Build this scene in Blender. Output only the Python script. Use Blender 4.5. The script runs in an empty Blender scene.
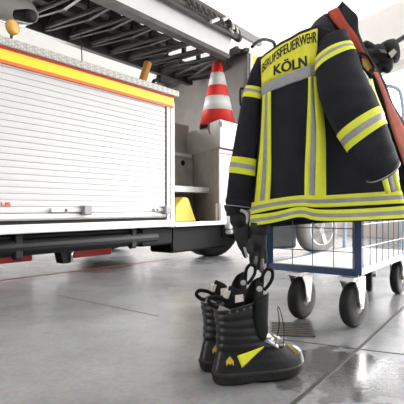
import bpy, math, random
from mathutils import Vector, Matrix, noise
random.seed(7)
scene = bpy.context.scene
COL = scene.collection
F, CX, HY, CH = 471.0, 202.0, 208.0, 0.6     # focal length (px), centre, horizon, camera height (m)

# ------------------------------------------------------------------ helpers
def P(px, py, Y):
    return Vector(((px-CX)/F*Y, Y, CH-(py-HY)/F*Y))
def G(px, py, z=0.0):
    Y = (CH-z)*F/(py-HY)
    return Vector(((px-CX)/F*Y, Y, z))

class MB:
    def __init__(s): s.v=[]; s.f=[]; s.m=[]
    def add(s, vs, fs, mi=0):
        o=len(s.v); s.v += [Vector(p) for p in vs]
        for f in fs: s.f.append(tuple(i+o for i in f)); s.m.append(mi)
    def box(s, a, b, mi=0):
        x0,y0,z0=a; x1,y1,z1=b
        s.hexa([(x0,y0,z0),(x1,y0,z0),(x1,y1,z0),(x0,y1,z0),(x0,y0,z1),(x1,y0,z1),(x1,y1,z1),(x0,y1,z1)],mi)
    def hexa(s, p, mi=0):
        s.add(p,[(3,2,1,0),(4,5,6,7),(0,1,5,4),(1,2,6,5),(2,3,7,6),(3,0,4,7)],mi)
    def bbox(s, a, b, r=.008, mi=0):     # box with chamfered edges along every side
        x0,y0,z0=a; x1,y1,z1=b
        r=min(r,(x1-x0)*.45,(y1-y0)*.45,(z1-z0)*.45)
        def ring(z,i):
            X0,X1,Y0,Y1=x0+i,x1-i,y0+i,y1-i
            return [(X0+r,Y0,z),(X1-r,Y0,z),(X1,Y0+r,z),(X1,Y1-r,z),(X1-r,Y1,z),(X0+r,Y1,z),(X0,Y1-r,z),(X0,Y0+r,z)]
        s.loft([ring(z0,r*.5),ring(z0+r,0),ring(z1-r,0),ring(z1,r*.5)],True,True,mi)
    def loft(s, rings, closed=True, caps=True, mi=0):
        n=len(rings[0]); o=len(s.v)
        for r in rings: s.v += [Vector(p) for p in r]
        m = n if closed else n-1
        for i in range(len(rings)-1):
            for j in range(m):
                k=(j+1)%n
                s.f.append((o+i*n+j,o+i*n+k,o+(i+1)*n+k,o+(i+1)*n+j)); s.m.append(mi)
        if caps:
            s.f.append(tuple(o+j for j in reversed(range(n)))); s.m.append(mi)
            e=o+(len(rings)-1)*n
            s.f.append(tuple(e+j for j in range(n))); s.m.append(mi)
    def tube(s, pts, r, n=10, mi=0, caps=True):
        pts=[Vector(p) for p in pts]; rs = r if isinstance(r,(list,tuple)) else [r]*len(pts)
        rings=[]; up=None
        for i,p in enumerate(pts):
            t=(pts[min(i+1,len(pts)-1)]-pts[max(i-1,0)]).normalized()
            if up is None:
                up = Vector((0,0,1)) if abs(t.z)<.9 else Vector((1,0,0))
            a=t.cross(up)
            if a.length<1e-5: a=t.cross(Vector((0,1,0)))
            a.normalize(); b=a.cross(t).normalized(); up=b
            rings.append([p+(a*math.cos(q)+b*math.sin(q))*rs[i] for q in [2*math.pi*j/n for j in range(n)]])
        s.loft(rings,True,caps,mi)
    def bar(s, a, b, w, h, mi=0):         # rectangular bar between two points
        a,b=Vector(a),Vector(b); t=(b-a).normalized()
        up=Vector((0,0,1)) if abs(t.z)<.95 else Vector((0,1,0))
        x=t.cross(up).normalized()*w/2; y=x.cross(t).normalized()*h/2
        s.hexa([a-x-y,a+x-y,b+x-y,b-x-y,a-x+y,a+x+y,b+x+y,b-x+y],mi)
    def lathe(s, c, axis, prof, n=28, mi=0):   # prof: list of (along axis, radius)
        c=Vector(c); t=Vector(axis).normalized()
        up=Vector((0,0,1)) if abs(t.z)<.9 else Vector((1,0,0))
        a=t.cross(up).normalized(); b=a.cross(t)
        s.loft([[c+t*h+(a*math.cos(q)+b*math.sin(q))*max(r,1e-4) for q in [2*math.pi*j/n for j in range(n)]] for h,r in prof],True,True,mi)
    def grid(s, rows, mis=None):
        n=len(rows[0]); o=len(s.v)
        for r in rows: s.v += [Vector(p) for p in r]
        for i in range(len(rows)-1):
            for j in range(n-1):
                s.f.append((o+i*n+j,o+i*n+j+1,o+(i+1)*n+j+1,o+(i+1)*n+j)); s.m.append(mis[j] if mis else 0)
    def prism(s, poly, ext, mi=0):
        poly=[Vector(p) for p in poly]; e=Vector(ext)
        s.loft([poly,[p+e for p in poly]],True,True,mi)
    def build(s, name, mats, root=None, smooth=False, world=False, solid=0, remesh=0, sub=0, bevel=0, offset=-1):
        if not isinstance(mats,(list,tuple)): mats=[mats]
        me=bpy.data.meshes.new(name)
        vs=s.v
        if world and root is not None:
            r=root
            while r.parent: r=r.parent
            M=(Matrix.Translation(r.location)@Matrix.Rotation(r.rotation_euler.z,4,'Z')).inverted()
            vs=[M@p for p in vs]
        me.from_pydata([tuple(p) for p in vs],[],s.f)
        for m in mats: me.materials.append(m)
        for p,mi in zip(me.polygons,s.m): p.material_index=mi; p.use_smooth=smooth
        import bmesh
        bm=bmesh.new(); bm.from_mesh(me); bmesh.ops.recalc_face_normals(bm,faces=bm.faces); bm.to_mesh(me); bm.free()
        o=bpy.data.objects.new(name,me); COL.objects.link(o)
        if root is not None: o.parent=root
        if solid:
            md=o.modifiers.new('solid','SOLIDIFY'); md.thickness=solid; md.offset=offset
        if remesh:
            md=o.modifiers.new('rm','REMESH'); md.mode='VOXEL'; md.voxel_size=remesh; md.use_smooth_shade=True
            md=o.modifiers.new('sm','SMOOTH'); md.iterations=4
        if bevel:
            md=o.modifiers.new('bv','BEVEL'); md.width=bevel; md.segments=2; md.limit_method='ANGLE'
        if sub:
            md=o.modifiers.new('ss','SUBSURF'); md.levels=sub; md.render_levels=sub
        return o

def empty(name, label, cat, loc=(0,0,0), rz=0, group=None):
    o=bpy.data.objects.new(name,None); COL.objects.link(o); o.empty_display_size=.1
    o.location=loc; o.rotation_euler=(0,0,rz); o['label']=label; o['category']=cat
    if group: o['group']=group
    return o
def tag(o,label,cat,group=None):
    o['label']=label; o['category']=cat
    if group: o['group']=group
    return o
def struct(o, label, cat):
    o['kind']='structure'; o['label']=label; o['category']=cat
    return o
def crom(pts, n):
    """Catmull-Rom through tuples; n samples per span"""
    pts=[Vector(p) for p in pts]; out=[]
    for i in range(len(pts)-1):
        for k in range(n):
            out.append(cr(pts,i+k/n))
    out.append(pts[-1]); return out
def cr(pts,u):
    n=len(pts); i=int(min(max(math.floor(u),0),n-2)); t=u-i
    p1,p2=pts[i],pts[i+1]
    p0=pts[i-1] if i>0 else p1*2-p2
    p3=pts[i+2] if i+2<n else p2*2-p1
    return .5*((2*p1)+(p2-p0)*t+(2*p0-5*p1+4*p2-p3)*t*t+(3*p1-3*p2+p3-p0)*t*t*t)

# ------------------------------------------------------------------ materials
def mat(name, col, rough=.5, metal=0, var=0, vscale=8, bump=0, bscale=60, spec=.5, col2=None, coat=0):
    m=bpy.data.materials.new(name); m.use_nodes=True; nt=m.node_tree; b=nt.nodes['Principled BSDF']
    b.inputs['Base Color'].default_value=(*col,1); b.inputs['Roughness'].default_value=rough
    b.inputs['Metallic'].default_value=metal; b.inputs['Specular IOR Level'].default_value=spec
    b.inputs['Coat Weight'].default_value=coat
    tc=nt.nodes.new('ShaderNodeTexCoord')
    if var or col2:
        nz=nt.nodes.new('ShaderNodeTexNoise'); nz.inputs['Scale'].default_value=vscale; nz.inputs['Detail'].default_value=5
        nt.links.new(tc.outputs['Object'],nz.inputs['Vector'])
        rp=nt.nodes.new('ShaderNodeValToRGB'); rp.color_ramp.elements[0].position=.3; rp.color_ramp.elements[1].position=.7
        c2 = col2 if col2 else tuple(min(1,c*(1+var)) for c in col)
        c1 = col if col2 else tuple(c*(1-var) for c in col)
        rp.color_ramp.elements[0].color=(*c1,1); rp.color_ramp.elements[1].color=(*c2,1)
        nt.links.new(nz.outputs['Fac'],rp.inputs['Fac']); nt.links.new(rp.outputs['Color'],b.inputs['Base Color'])
    if bump:
        nz=nt.nodes.new('ShaderNodeTexNoise'); nz.inputs['Scale'].default_value=bscale; nz.inputs['Detail'].default_value=4
        nt.links.new(tc.outputs['Object'],nz.inputs['Vector'])
        bp=nt.nodes.new('ShaderNodeBump'); bp.inputs['Strength'].default_value=bump; bp.inputs['Distance'].default_value=.01
        nt.links.new(nz.outputs['Fac'],bp.inputs['Height']); nt.links.new(bp.outputs['Normal'],b.inputs['Normal'])
    return m
M_white   = mat('white_paint',(.80,.80,.80),.35,var=.03)
M_slat    = mat('shutter_aluminium',(.70,.70,.705),.4,var=.02,vscale=3)
M_groove  = mat('shutter_groove',(.36,.36,.36),.5)
M_alu     = mat('brushed_aluminium',(.72,.72,.71),.35,.25,var=.05,vscale=14)
M_gray    = mat('warm_grey_panel',(.17,.155,.145),.55,var=.10,vscale=6,bump=.05)
M_graylt  = mat('light_grey_panel',(.42,.40,.375),.55,var=.08,vscale=6)
M_interior= mat('locker_interior',(.36,.335,.31),.55,var=.14,vscale=7)
M_black   = mat('black_rubber',(.008,.008,.009),.55,bump=.1,spec=.3)
M_skirt   = mat('black_chassis',(.0035,.0037,.004),.5,var=.3,spec=.15)
M_yellow  = mat('fluorescent_yellow',(.98,.82,.03),.45)
M_orange  = mat('orange_red',(.86,.17,.05),.45)
M_red     = mat('red_paint',(.72,.025,.02),.4)
M_dark    = mat('dark_grey_metal',(.032,.03,.029),.5,.2,var=.35,vscale=5)
M_mid     = mat('mid_grey_metal',(.10,.095,.09),.45,.3,var=.25,vscale=9)
M_steel   = mat('zinc_steel',(.62,.60,.57),.32,.6,var=.1,vscale=20)
M_chrome  = mat('chrome',(.85,.85,.86),.12,1)
M_amber   = mat('amber_lens',(.85,.50,.12),.35,var=.15,vscale=20)
M_tan     = mat('orange_tube',(.62,.30,.06),.4)
M_chock   = mat('chock_yellow',(.90,.62,.08),.5,var=.06,vscale=15)
M_conered = mat('cone_red',(.80,.035,.025),.45)
M_conewht = mat('cone_white',(.80,.79,.77),.4,var=.05,vscale=30)
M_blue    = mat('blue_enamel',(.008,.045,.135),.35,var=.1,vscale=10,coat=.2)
M_wire    = mat('wire_blue_grey',(.10,.15,.25),.35,.3)
M_deck    = mat('pale_deck',(.80,.73,.68),.4,var=.04)
M_fabric  = mat('black_fabric',(.011,.012,.018),.8,var=.35,vscale=9,bump=.35,bscale=260,spec=.25)
M_hivis   = mat('hivis_yellow',(.74,.80,.035),.6,var=.04,vscale=30,bump=.1,bscale=300)
M_panelY  = mat('hivis_panel',(.80,.78,.04),.6,var=.05,vscale=30,bump=.1,bscale=300)
M_silver  = mat('reflective_grey',(.30,.30,.315),.5,var=.10,vscale=30)
M_ink     = mat('black_print',(.012,.012,.012),.7)
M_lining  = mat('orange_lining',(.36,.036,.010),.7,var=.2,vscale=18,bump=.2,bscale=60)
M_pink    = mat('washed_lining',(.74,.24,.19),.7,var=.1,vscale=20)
M_leather = mat('black_leather',(.007,.007,.008),.33,var=.4,vscale=22,bump=.12,bscale=60,spec=.5)
M_sole    = mat('boot_rubber',(.016,.016,.016),.6,var=.5,vscale=30,bump=.3,bscale=90,spec=.35)
M_liner   = mat('boot_lining',(.010,.010,.011),.9,bump=.3,bscale=200,spec=.15)
M_bootyel = mat('boot_yellow',(.78,.80,.03),.5,var=.06,vscale=40)
M_tagw    = mat('cloth_tag',(.55,.53,.48),.7,var=.12,vscale=80)
M_gold    = mat('gold_stitch',(.60,.42,.06),.5)
M_glove   = mat('glove_fabric',(.014,.014,.017),.7,var=.4,vscale=30,bump=.3,bscale=180)
M_fingert = mat('glove_grey_tips',(.16,.16,.16),.5,var=.3,vscale=60)
M_tyre    = mat('lit_grey_tyre',(.36,.35,.34),.7,var=.15,vscale=10,bump=.2)  # tyre grey lightened in the colour for light on the sidewall
M_wheel   = mat('caster_tyre',(.012,.0115,.0115),.55,var=.3,vscale=25,spec=.3)
M_joint   = mat('floor_joint',(.035,.034,.033),.6)
M_paint   = mat('floor_line_orange',(.55,.16,.08),.6,var=.3,vscale=14)
M_wall    = mat('white_wall',(.84,.82,.80),.8,var=.03,vscale=3,bump=.15,bscale=40)
M_beige   = mat('beige_wall',(.66,.60,.54),.7,var=.05,vscale=2)
M_car     = mat('dark_car_paint',(.02,.022,.026),.3,var=.2,coat=.5)
M_brass   = mat('yellowed_brass',(.45,.34,.10),.4,.5)

# diamond plate (procedural raised pattern)
def diamond():
    m=mat('diamond_plate',(.50,.49,.47),.45,.1); nt=m.node_tree; b=nt.nodes['Principled BSDF']
    tc=nt.nodes.new('ShaderNodeTexCoord'); mp=nt.nodes.new('ShaderNodeMapping'); mp.inputs['Rotation'].default_value=(0.6,.6,.78)
    ck=nt.nodes.new('ShaderNodeTexChecker'); ck.inputs['Scale'].default_value=48
    ck.inputs['Color1'].default_value=(.60,.585,.56,1); ck.inputs['Color2'].default_value=(.40,.39,.37,1)
    nt.links.new(tc.outputs['Object'],mp.inputs['Vector']); nt.links.new(mp.outputs['Vector'],ck.inputs['Vector'])
    nt.links.new(ck.outputs['Color'],b.inputs['Base Color'])
    bp=nt.nodes.new('ShaderNodeBump'); bp.inputs['Strength'].default_value=.4; bp.inputs['Distance'].default_value=.004
    nt.links.new(ck.outputs['Fac'],bp.inputs['Height']); nt.links.new(bp.outputs['Normal'],b.inputs['Normal'])
    return m
M_plate=diamond()

def floor_mat():
    m=mat('concrete_floor',(.3,.3,.3),.4,spec=.75); nt=m.node_tree; b=nt.nodes['Principled BSDF']; L=nt.links.new
    tc=nt.nodes.new('ShaderNodeTexCoord')
    n1=nt.nodes.new('ShaderNodeTexNoise'); n1.inputs['Scale'].default_value=1.6; n1.inputs['Detail'].default_value=8; n1.inputs['Roughness'].default_value=.65
    n2=nt.nodes.new('ShaderNodeTexNoise'); n2.inputs['Scale'].default_value=55; n2.inputs['Detail'].default_value=4
    L(tc.outputs['Object'],n1.inputs['Vector']); L(tc.outputs['Object'],n2.inputs['Vector'])
    r=nt.nodes.new('ShaderNodeValToRGB'); e=r.color_ramp.elements
    e[0].position=.30; e[0].color=(.138,.142,.147,1); e[1].position=.72; e[1].color=(.285,.292,.298,1)
    L(n1.outputs['Fac'],r.inputs['Fac'])
    mx=nt.nodes.new('ShaderNodeMix'); mx.data_type='RGBA'; mx.blend_type='OVERLAY'; mx.inputs['Factor'].default_value=.35
    L(r.outputs['Color'],mx.inputs['A']); L(n2.outputs['Color'],mx.inputs['B'])
    # damp patch: darker and smoother around the drain
    mp=nt.nodes.new('ShaderNodeMapping'); mp.vector_type='TEXTURE'
    c=G(345,372); mp.inputs['Location'].default_value=(c.x,c.y,0); mp.inputs['Scale'].default_value=(.34,.38,1)
    gr=nt.nodes.new('ShaderNodeTexGradient'); gr.gradient_type='SPHERICAL'
    L(tc.outputs['Object'],mp.inputs['Vector']); L(mp.outputs['Vector'],gr.inputs['Vector'])
    n3=nt.nodes.new('ShaderNodeTexNoise'); n3.inputs['Scale'].default_value=9; n3.inputs['Detail'].default_value=5
    L(tc.outputs['Object'],n3.inputs['Vector'])
    ad=nt.nodes.new('ShaderNodeMath'); ad.operation='ADD'; L(gr.outputs['Fac'],ad.inputs[0]); L(n3.outputs['Fac'],ad.inputs[1])
    r2=nt.nodes.new('ShaderNodeValToRGB'); r2.color_ramp.elements[0].position=.72; r2.color_ramp.elements[1].position=.80
    L(ad.outputs[0],r2.inputs['Fac'])
    m2=nt.nodes.new('ShaderNodeMix'); m2.data_type='RGBA'; m2.blend_type='MULTIPLY'
    m2.inputs['B'].default_value=(.42,.41,.40,1); L(r2.outputs['Color'],m2.inputs['Factor']); L(mx.outputs['Result'],m2.inputs['A'])
    L(m2.outputs['Result'],b.inputs['Base Color'])
    r3=nt.nodes.new('ShaderNodeMapRange'); r3.inputs['To Min'].default_value=.27; r3.inputs['To Max'].default_value=.13
    L(r2.outputs['Color'],r3.inputs['Value']); L(r3.outputs['Result'],b.inputs['Roughness'])
    bp=nt.nodes.new('ShaderNodeBump'); bp.inputs['Strength'].default_value=.12; bp.inputs['Distance'].default_value=.004
    L(n2.outputs['Fac'],bp.inputs['Height']); L(bp.outputs['Normal'],b.inputs['Normal'])
    return m
M_floor=floor_mat()

def roof_mat():   # ceiling with added translucency, to look bright and let daylight through
    m=bpy.data.materials.new('translucent_ceiling'); m.use_nodes=True; nt=m.node_tree; nt.nodes.clear()
    o=nt.nodes.new('ShaderNodeOutputMaterial'); d=nt.nodes.new('ShaderNodeBsdfDiffuse'); t=nt.nodes.new('ShaderNodeBsdfTranslucent')
    x=nt.nodes.new('ShaderNodeMixShader'); x.inputs['Fac'].default_value=.68
    d.inputs['Color'].default_value=(.9,.89,.88,1); t.inputs['Color'].default_value=(.66,.65,.64,1)
    nt.links.new(d.outputs[0],x.inputs[1]); nt.links.new(t.outputs[0],x.inputs[2]); nt.links.new(x.outputs[0],o.inputs['Surface'])
    return m
M_roof=roof_mat()

# ------------------------------------------------------------------ setting
b=MB(); b.box((-14,-9,-.1),(16,26,0)); struct(b.build('floor',M_floor),'grey polished concrete garage floor with damp patches','floor')
b=MB(); b.prism([(-14,-6.2,4.6),(10.9,-6.2,4.6),(-2.0,21.7,4.6),(-14,21.7,4.6)],(0,0,.06)); struct(b.build('ceiling',M_roof),'bright white ceiling of the fire station hall','ceiling')

b=MB(); b.box((-14,-6.2,0),(10.6,-6,4.6)); struct(b.build('wall_back',mat('rear_wall',(.30,.29,.28),.8)),'grey wall of the hall behind the viewer','wall')

# fire truck frame: x along the truck (away to the right), y into the truck, z up
S_,C_=.804,.595
TP0=Vector((-1.454,3.39,0)); TANG=math.atan2(S_,C_); D0=3.186
def tz(px,py,inset=0.0):
    k=(px-CX)/F; Y=(D0+inset)/(C_-S_*k); w=P(px,py,Y)
    r=w-TP0
    return (r.x*C_+r.y*S_, w.z)
def tw(t,i,z):
    return Vector((TP0.x+C_*t-S_*i, TP0.y+S_*t+C_*i, z))

# left wall behind the truck
b=MB()
a=tw(-6,3.4,0); c=tw(16,3.4,0)
inw=Vector((-S_,C_,0))*.2
b.hexa([a,c,c+inw,a+inw]+[p+Vector((0,0,4.6)) for p in (a,c,c+inw,a+inw)])
struct(b.build('wall_left',M_wall),'white rendered wall behind the fire truck','wall')
# front wall: low beige plinth, big bright opening and header beam
wd=Vector((-.42,.907,0)); w0=P(404,200,9.0); w0.z=0; wn=Vector((.907,.42,0))
def wall_piece(name,m,s0,s1,z0,z1,th,label,cat):
    b=MB(); a=w0+wd*s0; c=w0+wd*s1; e=wn*th
    b.hexa([a+Vector((0,0,z0)),c+Vector((0,0,z0)),c+e+Vector((0,0,z0)),a+e+Vector((0,0,z0)),
            a+Vector((0,0,z1)),c+Vector((0,0,z1)),c+e+Vector((0,0,z1)),a+e+Vector((0,0,z1))])
    struct(b.build(name,m),label,cat)
wall_piece('wall_right',M_beige,-16.5,13.9,0,.42,.25,'low beige plinth wall below the bright opening','wall')
wall_piece('trim_1',M_wall,-16.5,13.9,3.45,3.95,.3,'white header beam over the bright opening','trim')
wall_piece('trim_2',mat('grey_soffit',(.68,.66,.63),.7),-16.5,13.9,3.36,3.45,.3,'grey soffit edge under the header beam','trim')
wall_piece('trim_3',mat('plinth_cap',(.45,.40,.36),.7),-16.5,13.9,.42,.46,.27,'darker cap along the low plinth wall','trim')
wall_piece('trim_4',M_wall,-16.5,13.9,3.95,4.6,.3,'white wall strip above the header beam','trim')

def floor_strip(name,pts,w,m,label,cat='trim',z=.0015):
    b=MB(); pts=[Vector(p) for p in pts]
    for p,q in zip(pts[:-1],pts[1:]):
        t=(q-p).normalized(); s=Vector((-t.y,t.x,0))*w/2
        b.hexa([p-s,q-s,q+s,p+s]+[v+Vector((0,0,z)) for v in (p-s,q-s,q+s,p+s)])
    struct(b.build(name,m),label,cat)
floor_strip('trim_5',[G(405,306),G(364,344),G(320,381),G(270,424)],.016,M_joint,'dark floor joint running from the lower middle towards the right edge')
floor_strip('trim_6',[G(262,337.5),G(303,342),G(366,350),G(425,357)],.008,M_joint,'dark floor joint crossing behind the boots')
floor_strip('trim_7',[G(57,295),G(158,316)],.006,mat('faint_joint',(.12,.12,.12),.6),'faint floor joint in front of the truck')
floor_strip('trim_8',[G(-60,288.5),G(0,280.5),G(60,273),G(130,264.2),G(170,259)],.035,M_paint,'orange line painted on the floor beside the truck')

# ------------------------------------------------------------------ fire truck
truck=empty('fire_truck','white turntable-ladder fire truck with roller shutter and yellow stripe','fire truck',TP0,TANG)
T_L=-2.2
tS=tz(165,200)[0]; tE=tz(169,200)[0]; tE2=tz(174,200)[0]; tC=tz(220,200)[0]; tC2=tz(225.5,200)[0]
zs0,zs1=.505,1.643
# roller shutter: convex slats
b=MB(); pitch=.0485; n=int((zs1-zs0-.05)/pitch)
prof=[]
b2=0
z=zs0+.055
rows=[]
for k in range(n+1):
    for dz,dy in ((0,.004),(.0025,.004),(.004,.0005),(.024,-.001),(.0445,.0005),(.046,.003)):
        rows.append((z+dz,dy))
    z+=pitch
zs1=z
for (za,ya),(zb,yb) in zip(rows[:-1],rows[1:]):
    groove = (ya>.0035)
    b.add([(T_L,ya,za),(tS,ya,za),(tS,yb,zb),(T_L,yb,zb)],[(0,1,2,3)],1 if groove else 0)
b.add([(T_L,.03,zs0),(tS,.03,zs0),(tS,.03,zs1),(T_L,.03,zs1)],[(3,2,1,0)],0)
shutter=b.build('roller_shutter',[M_slat,M_groove],truck)
b=MB(); b.bbox((T_L,-.012,zs0),(tS,.02,zs0+.052),.006); b.build('bottom_rail',M_alu,shutter)
b=MB(); b.bbox((T_L,-.02,zs0+.004),(tS,-.012,zs0+.016),.003); b.build('rail_lip',M_groove,shutter)
# latches
def latch(pa,pb,blk):
    t0,z0=tz(pa,212); t1,_=tz(pb,212)
    b=MB(); b.bbox((t0,-.026,zs0+.06),(t1,-.002,zs0+.093),.006)
    o=b.build('latch',M_alu,shutter)
    tb0,_=tz(blk[0],212); tb1,_=tz(blk[1],212)
    b=MB(); b.bbox((tb0,-.065,zs0+.035),(tb1,-.0,zs0+.115),.012); b.build('latch_block',mat('latch_grey',(.30,.30,.31),.4,.3),shutter)
    b=MB(); b.lathe(((t0*.45+t1*.55)-.06,-.026,zs0+.077),(0,-1,0),[(0,.013),(.004,.013),(.005,.006),(.008,.005)],14); b.build('lock_cylinder',M_mid,shutter)
latch(49,86,(79,88)); latch(153,164.5,(161,167.5))
b=MB(); t0,_=tz(27,222); t1,_=tz(37,222); b.box((t0,.03,.485),(t1,.05,.5)); b.build('red_marker',M_red,truck)
# lettering "US"
def text_mesh(body,off=0.0):
    cu=bpy.data.curves.new('txt','FONT'); cu.body=body; cu.size=1; cu.offset=off
    ob=bpy.data.objects.new('txt',cu); COL.objects.link(ob)
    bpy.context.view_layer.update()
    dg=bpy.context.evaluated_depsgraph_get(); me=bpy.data.meshes.new_from_object(ob.evaluated_get(dg))
    vs=[v.co.copy() for v in me.vertices]; fs=[tuple(p.vertices) for p in me.polygons]
    bpy.data.objects.remove(ob); bpy.data.curves.remove(cu); bpy.data.meshes.remove(me)
    x0=min(v.x for v in vs); x1=max(v.x for v in vs); y0=min(v.y for v in vs); y1=max(v.y for v in vs)
    return [((v.x-x0)/(x1-x0),(v.y-y0)/(y1-y0)) for v in vs],fs
vs,fs=text_mesh('US',.03)
t0,z0=tz(.5,206.6); t1,z1=tz(10.3,202.3)
b=MB(); b.add([(t0+(t1-t0)*x,-.0045,z0+(.032)*y) for x,y in vs],fs); b.build('lettering',M_red,shutter)

# side frame: guide rails, posts
def tbox(name,m,a,c,r=.006,root=truck):
    b=MB(); b.bbox(a,c,r); return b.build(name,m,root)
tbox('shutter_guide',M_black,(tS,.004,zs0-.01),(tz(166.2,200)[0],.05,zs1+.03),.004)
tbox('guide_rail',M_alu,(tz(166.2,200)[0],-.012,.48),(tE,.05,zs1+.03),.006)
tbox('rail_gap',M_dark,(tE,.01,.48),(tE+.012,.05,zs1+.03),.003)
tbox('corner_post',M_white,(tE+.012,-.014,.40),(tE2,.06,zs1+.03),.008)
tbox('sill',M_alu,(T_L,-.02,.408),(tE2,.10,.476),.008)
tbox('locker_lip',M_alu,(tE2,-.02,.400),(tC2,.10,.444),.006)
tbox('sill_shadow_gap',M_black,(T_L,.012,.476),(tS,.05,.506),.003)
tbox('end_post',M_white,(tC,-.016,.40),(tC2,.07,.655),.008)
# warning stripe and edge of the roof
zst0=1.645; zst1=1.745
t2=tz(172.5,100)[0]
st=tbox('warning_stripe',M_yellow,(T_L,-.022,zst0+.022),(t2,.05,zst1),.004)
tbox('stripe_edge',M_orange,(T_L,-.0235,zst0-.002),(t2,.05,zst0+.0225),.003,st)
tbox('stripe_edge',M_red,(T_L,-.0235,zst1),(t2,.05,zst1+.018),.003,st)
tbox('roof_edge',M_plate,(T_L,-.055,zst1+.019),(tz(175.5,100)[0],.9,zst1+.080),.008)
# roof deck and far body
b=MB(); b.bbox((T_L,.9,.5),(tE2,2.35,zst1+.07),.02); b.build('body_core',M_white,truck)
# chassis skirt with round edges (a long dark tube and boxes)
b=MB()
b.bbox((T_L,.10,.25),(tz(150,240)[0],.34,.412),.03); b.bbox((tz(150,240)[0]-.05,.07,.215),(tz(178,240)[0],.40,.402),.02); b.bbox((tz(177,240)[0],.07,.115),(tC2+.1,.40,.402),.02)
b.build('chassis_skirt',M_skirt,truck)
b=MB(); b.tube([(T_L,.13,.30),(tz(163,240)[0],.13,.30)],.075,18); b.build('air_tank',mat('tank_black',(.005,.0052,.006),.42,spec=.25),truck)
for px in (24,139):
    t0=tz(px,240)[0]
    b=MB(); b.bbox((t0-.035,.06,.21),(t0+.035,.12,.40),.01); b.bar((t0-.02,.09,.205),(t0-.02,.09,.23),.02,.02); b.build('skirt_bracket',M_black,truck)
# red underframe and things hanging below
b=MB(); b.bbox((T_L,.75,tz(15,262.5,.75)[1]),(tz(33,255,.75)[0],.85,.36),.01); b.build('underframe',M_red,truck)
b=MB(); b.bbox((tz(74,255,.75)[0],.75,tz(80,257.5,.75)[1]),(tz(112,252,.75)[0],.85,.36),.01); b.build('underframe',M_red,truck)
t0=tz(64,260,.35)[0]
b=MB(); b.prism([(t0-.07,.33,.27),(t0+.09,.33,.27),(t0+.05,.33,.10),(t0-.02,.33,.10)],(0,.1,0)); tk=b.build('support_foot',M_black,truck)
b=MB(); b.tube([(t0+.09,.32,.26),(t0+.06,.32,.17),(t0+.055,.32,.11)],.014,8); b.build('chrome_edge',M_chrome,tk)
for px,h in ((97,.12),(112.5,.13),(142,.13)):
    t0=tz(px,255,.8)[0]
    b=MB(); b.tube([(t0,.8,.36),(t0+.02,.8,h),(t0-.10,.8,h-.01)] if px==97 else [(t0,.8,.36),(t0+.01,.8,h)],.017,8); b.build('hanging_bracket',M_mid,truck)
# wheels
def truck_wheel(t,i,r=.48,w=.29,name='wheel',clip=9):
    b=MB(); b.lathe((t,i,r),(0,1,0),[(0,r*.55),(0,r*.86),(.02,r*.95),(.05,r),(w-.05,r),(w-.02,r*.95),(w,r*.86),(w,r*.55)],40)
    b.v=[Vector((p.x,p.y,min(p.z,clip))) for p in b.v]
    o=b.build(name,M_black,truck,True)
    if clip<1: return
    b=MB(); b.lathe((t,i-.002,r),(0,1,0),[(.03,r*.58),(.02,r*.56),(.06,r*.5),(.05,r*.2),(.01,r*.18),(0,.01)],32); b.build('rim',M_steel,o,True)
gw=G(216,257.5)-TP0; truck_wheel(gw.x*C_+gw.y*S_+.16,.12,.66,.28,'wheel',.40); truck_wheel(gw.x*C_+gw.y*S_+.05,1.9); truck_wheel(-1.55,.40)
# open locker: floor, slanted partition, back panel, shelves
sx,sy=.52,.854                       # partition runs inwards along (sx,sy) per metre
tF=2.785
def part_pt(s,z): return (tF+sx*s, sy*s, z)
zfl=.440
b=MB(); b.hexa([(tE2,.02,zfl-.04),(tC,.02,zfl-.04),(tF+.45,.74,zfl-.04),(tE2,.74,zfl-.04),(tE2,.02,zfl),(tC,.02,zfl),(tF+.45,.74,zfl),(tE2,.74,zfl)]); b.build('locker_floor',M_interior,truck)
zseam=tz(218,147.5)[1]; zbt=tz(216.6,118.8)[1]
b=MB(); b.prism([part_pt(0,zfl),part_pt(.87,zfl),part_pt(.87,zseam),part_pt(0,zseam)],(.05,0,0)); b.build('partition',M_interior,truck)
b=MB(); b.box((tE2-.02,.74,zfl),(tF+.46,.77,tz(175,152,.74)[1])); bk=b.build('locker_back',M_interior,truck)
th,zh=tz(182.5,163,.74)
b=MB(); b.lathe((th,.741,zh),(0,-1,0),[(0,.036),(.012,.036),(.012,.026),(.004,.024),(.003,.0)],20); b.build('cable_hole',M_black,bk)
b=MB(); b.box((tE2-.02,1.05,1.1),(tF+.75,1.08,tz(175,123,1.05)[1])); b.build('upper_back',M_graylt,truck)
b=MB(); zl=tz(175,153,.74)[1]; b.bbox((tE2-.02,.72,zl-.035),(tF+.40,1.06,zl+.008),.006); b.build('upper_ledge',M_alu,truck)
_,zsh=tz(175,185.5,.26); _,zsh2=tz(175,191.5,.26)
b=MB(); b.hexa([(tE2,.26,zsh2),(tF+sx*.305,.26,zsh2),(tF+.44,.73,zsh2),(tE2,.73,zsh2),(tE2,.26,zsh),(tF+sx*.305,.26,zsh),(tF+.44,.73,zsh),(tE2,.73,zsh)]); b.build('shelf',M_alu,truck,bevel=.004)
b=MB(); b.box((tE2-.02,.05,zfl),(tE2,.74,1.5)); b.build('locker_side',M_interior,truck)
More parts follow.
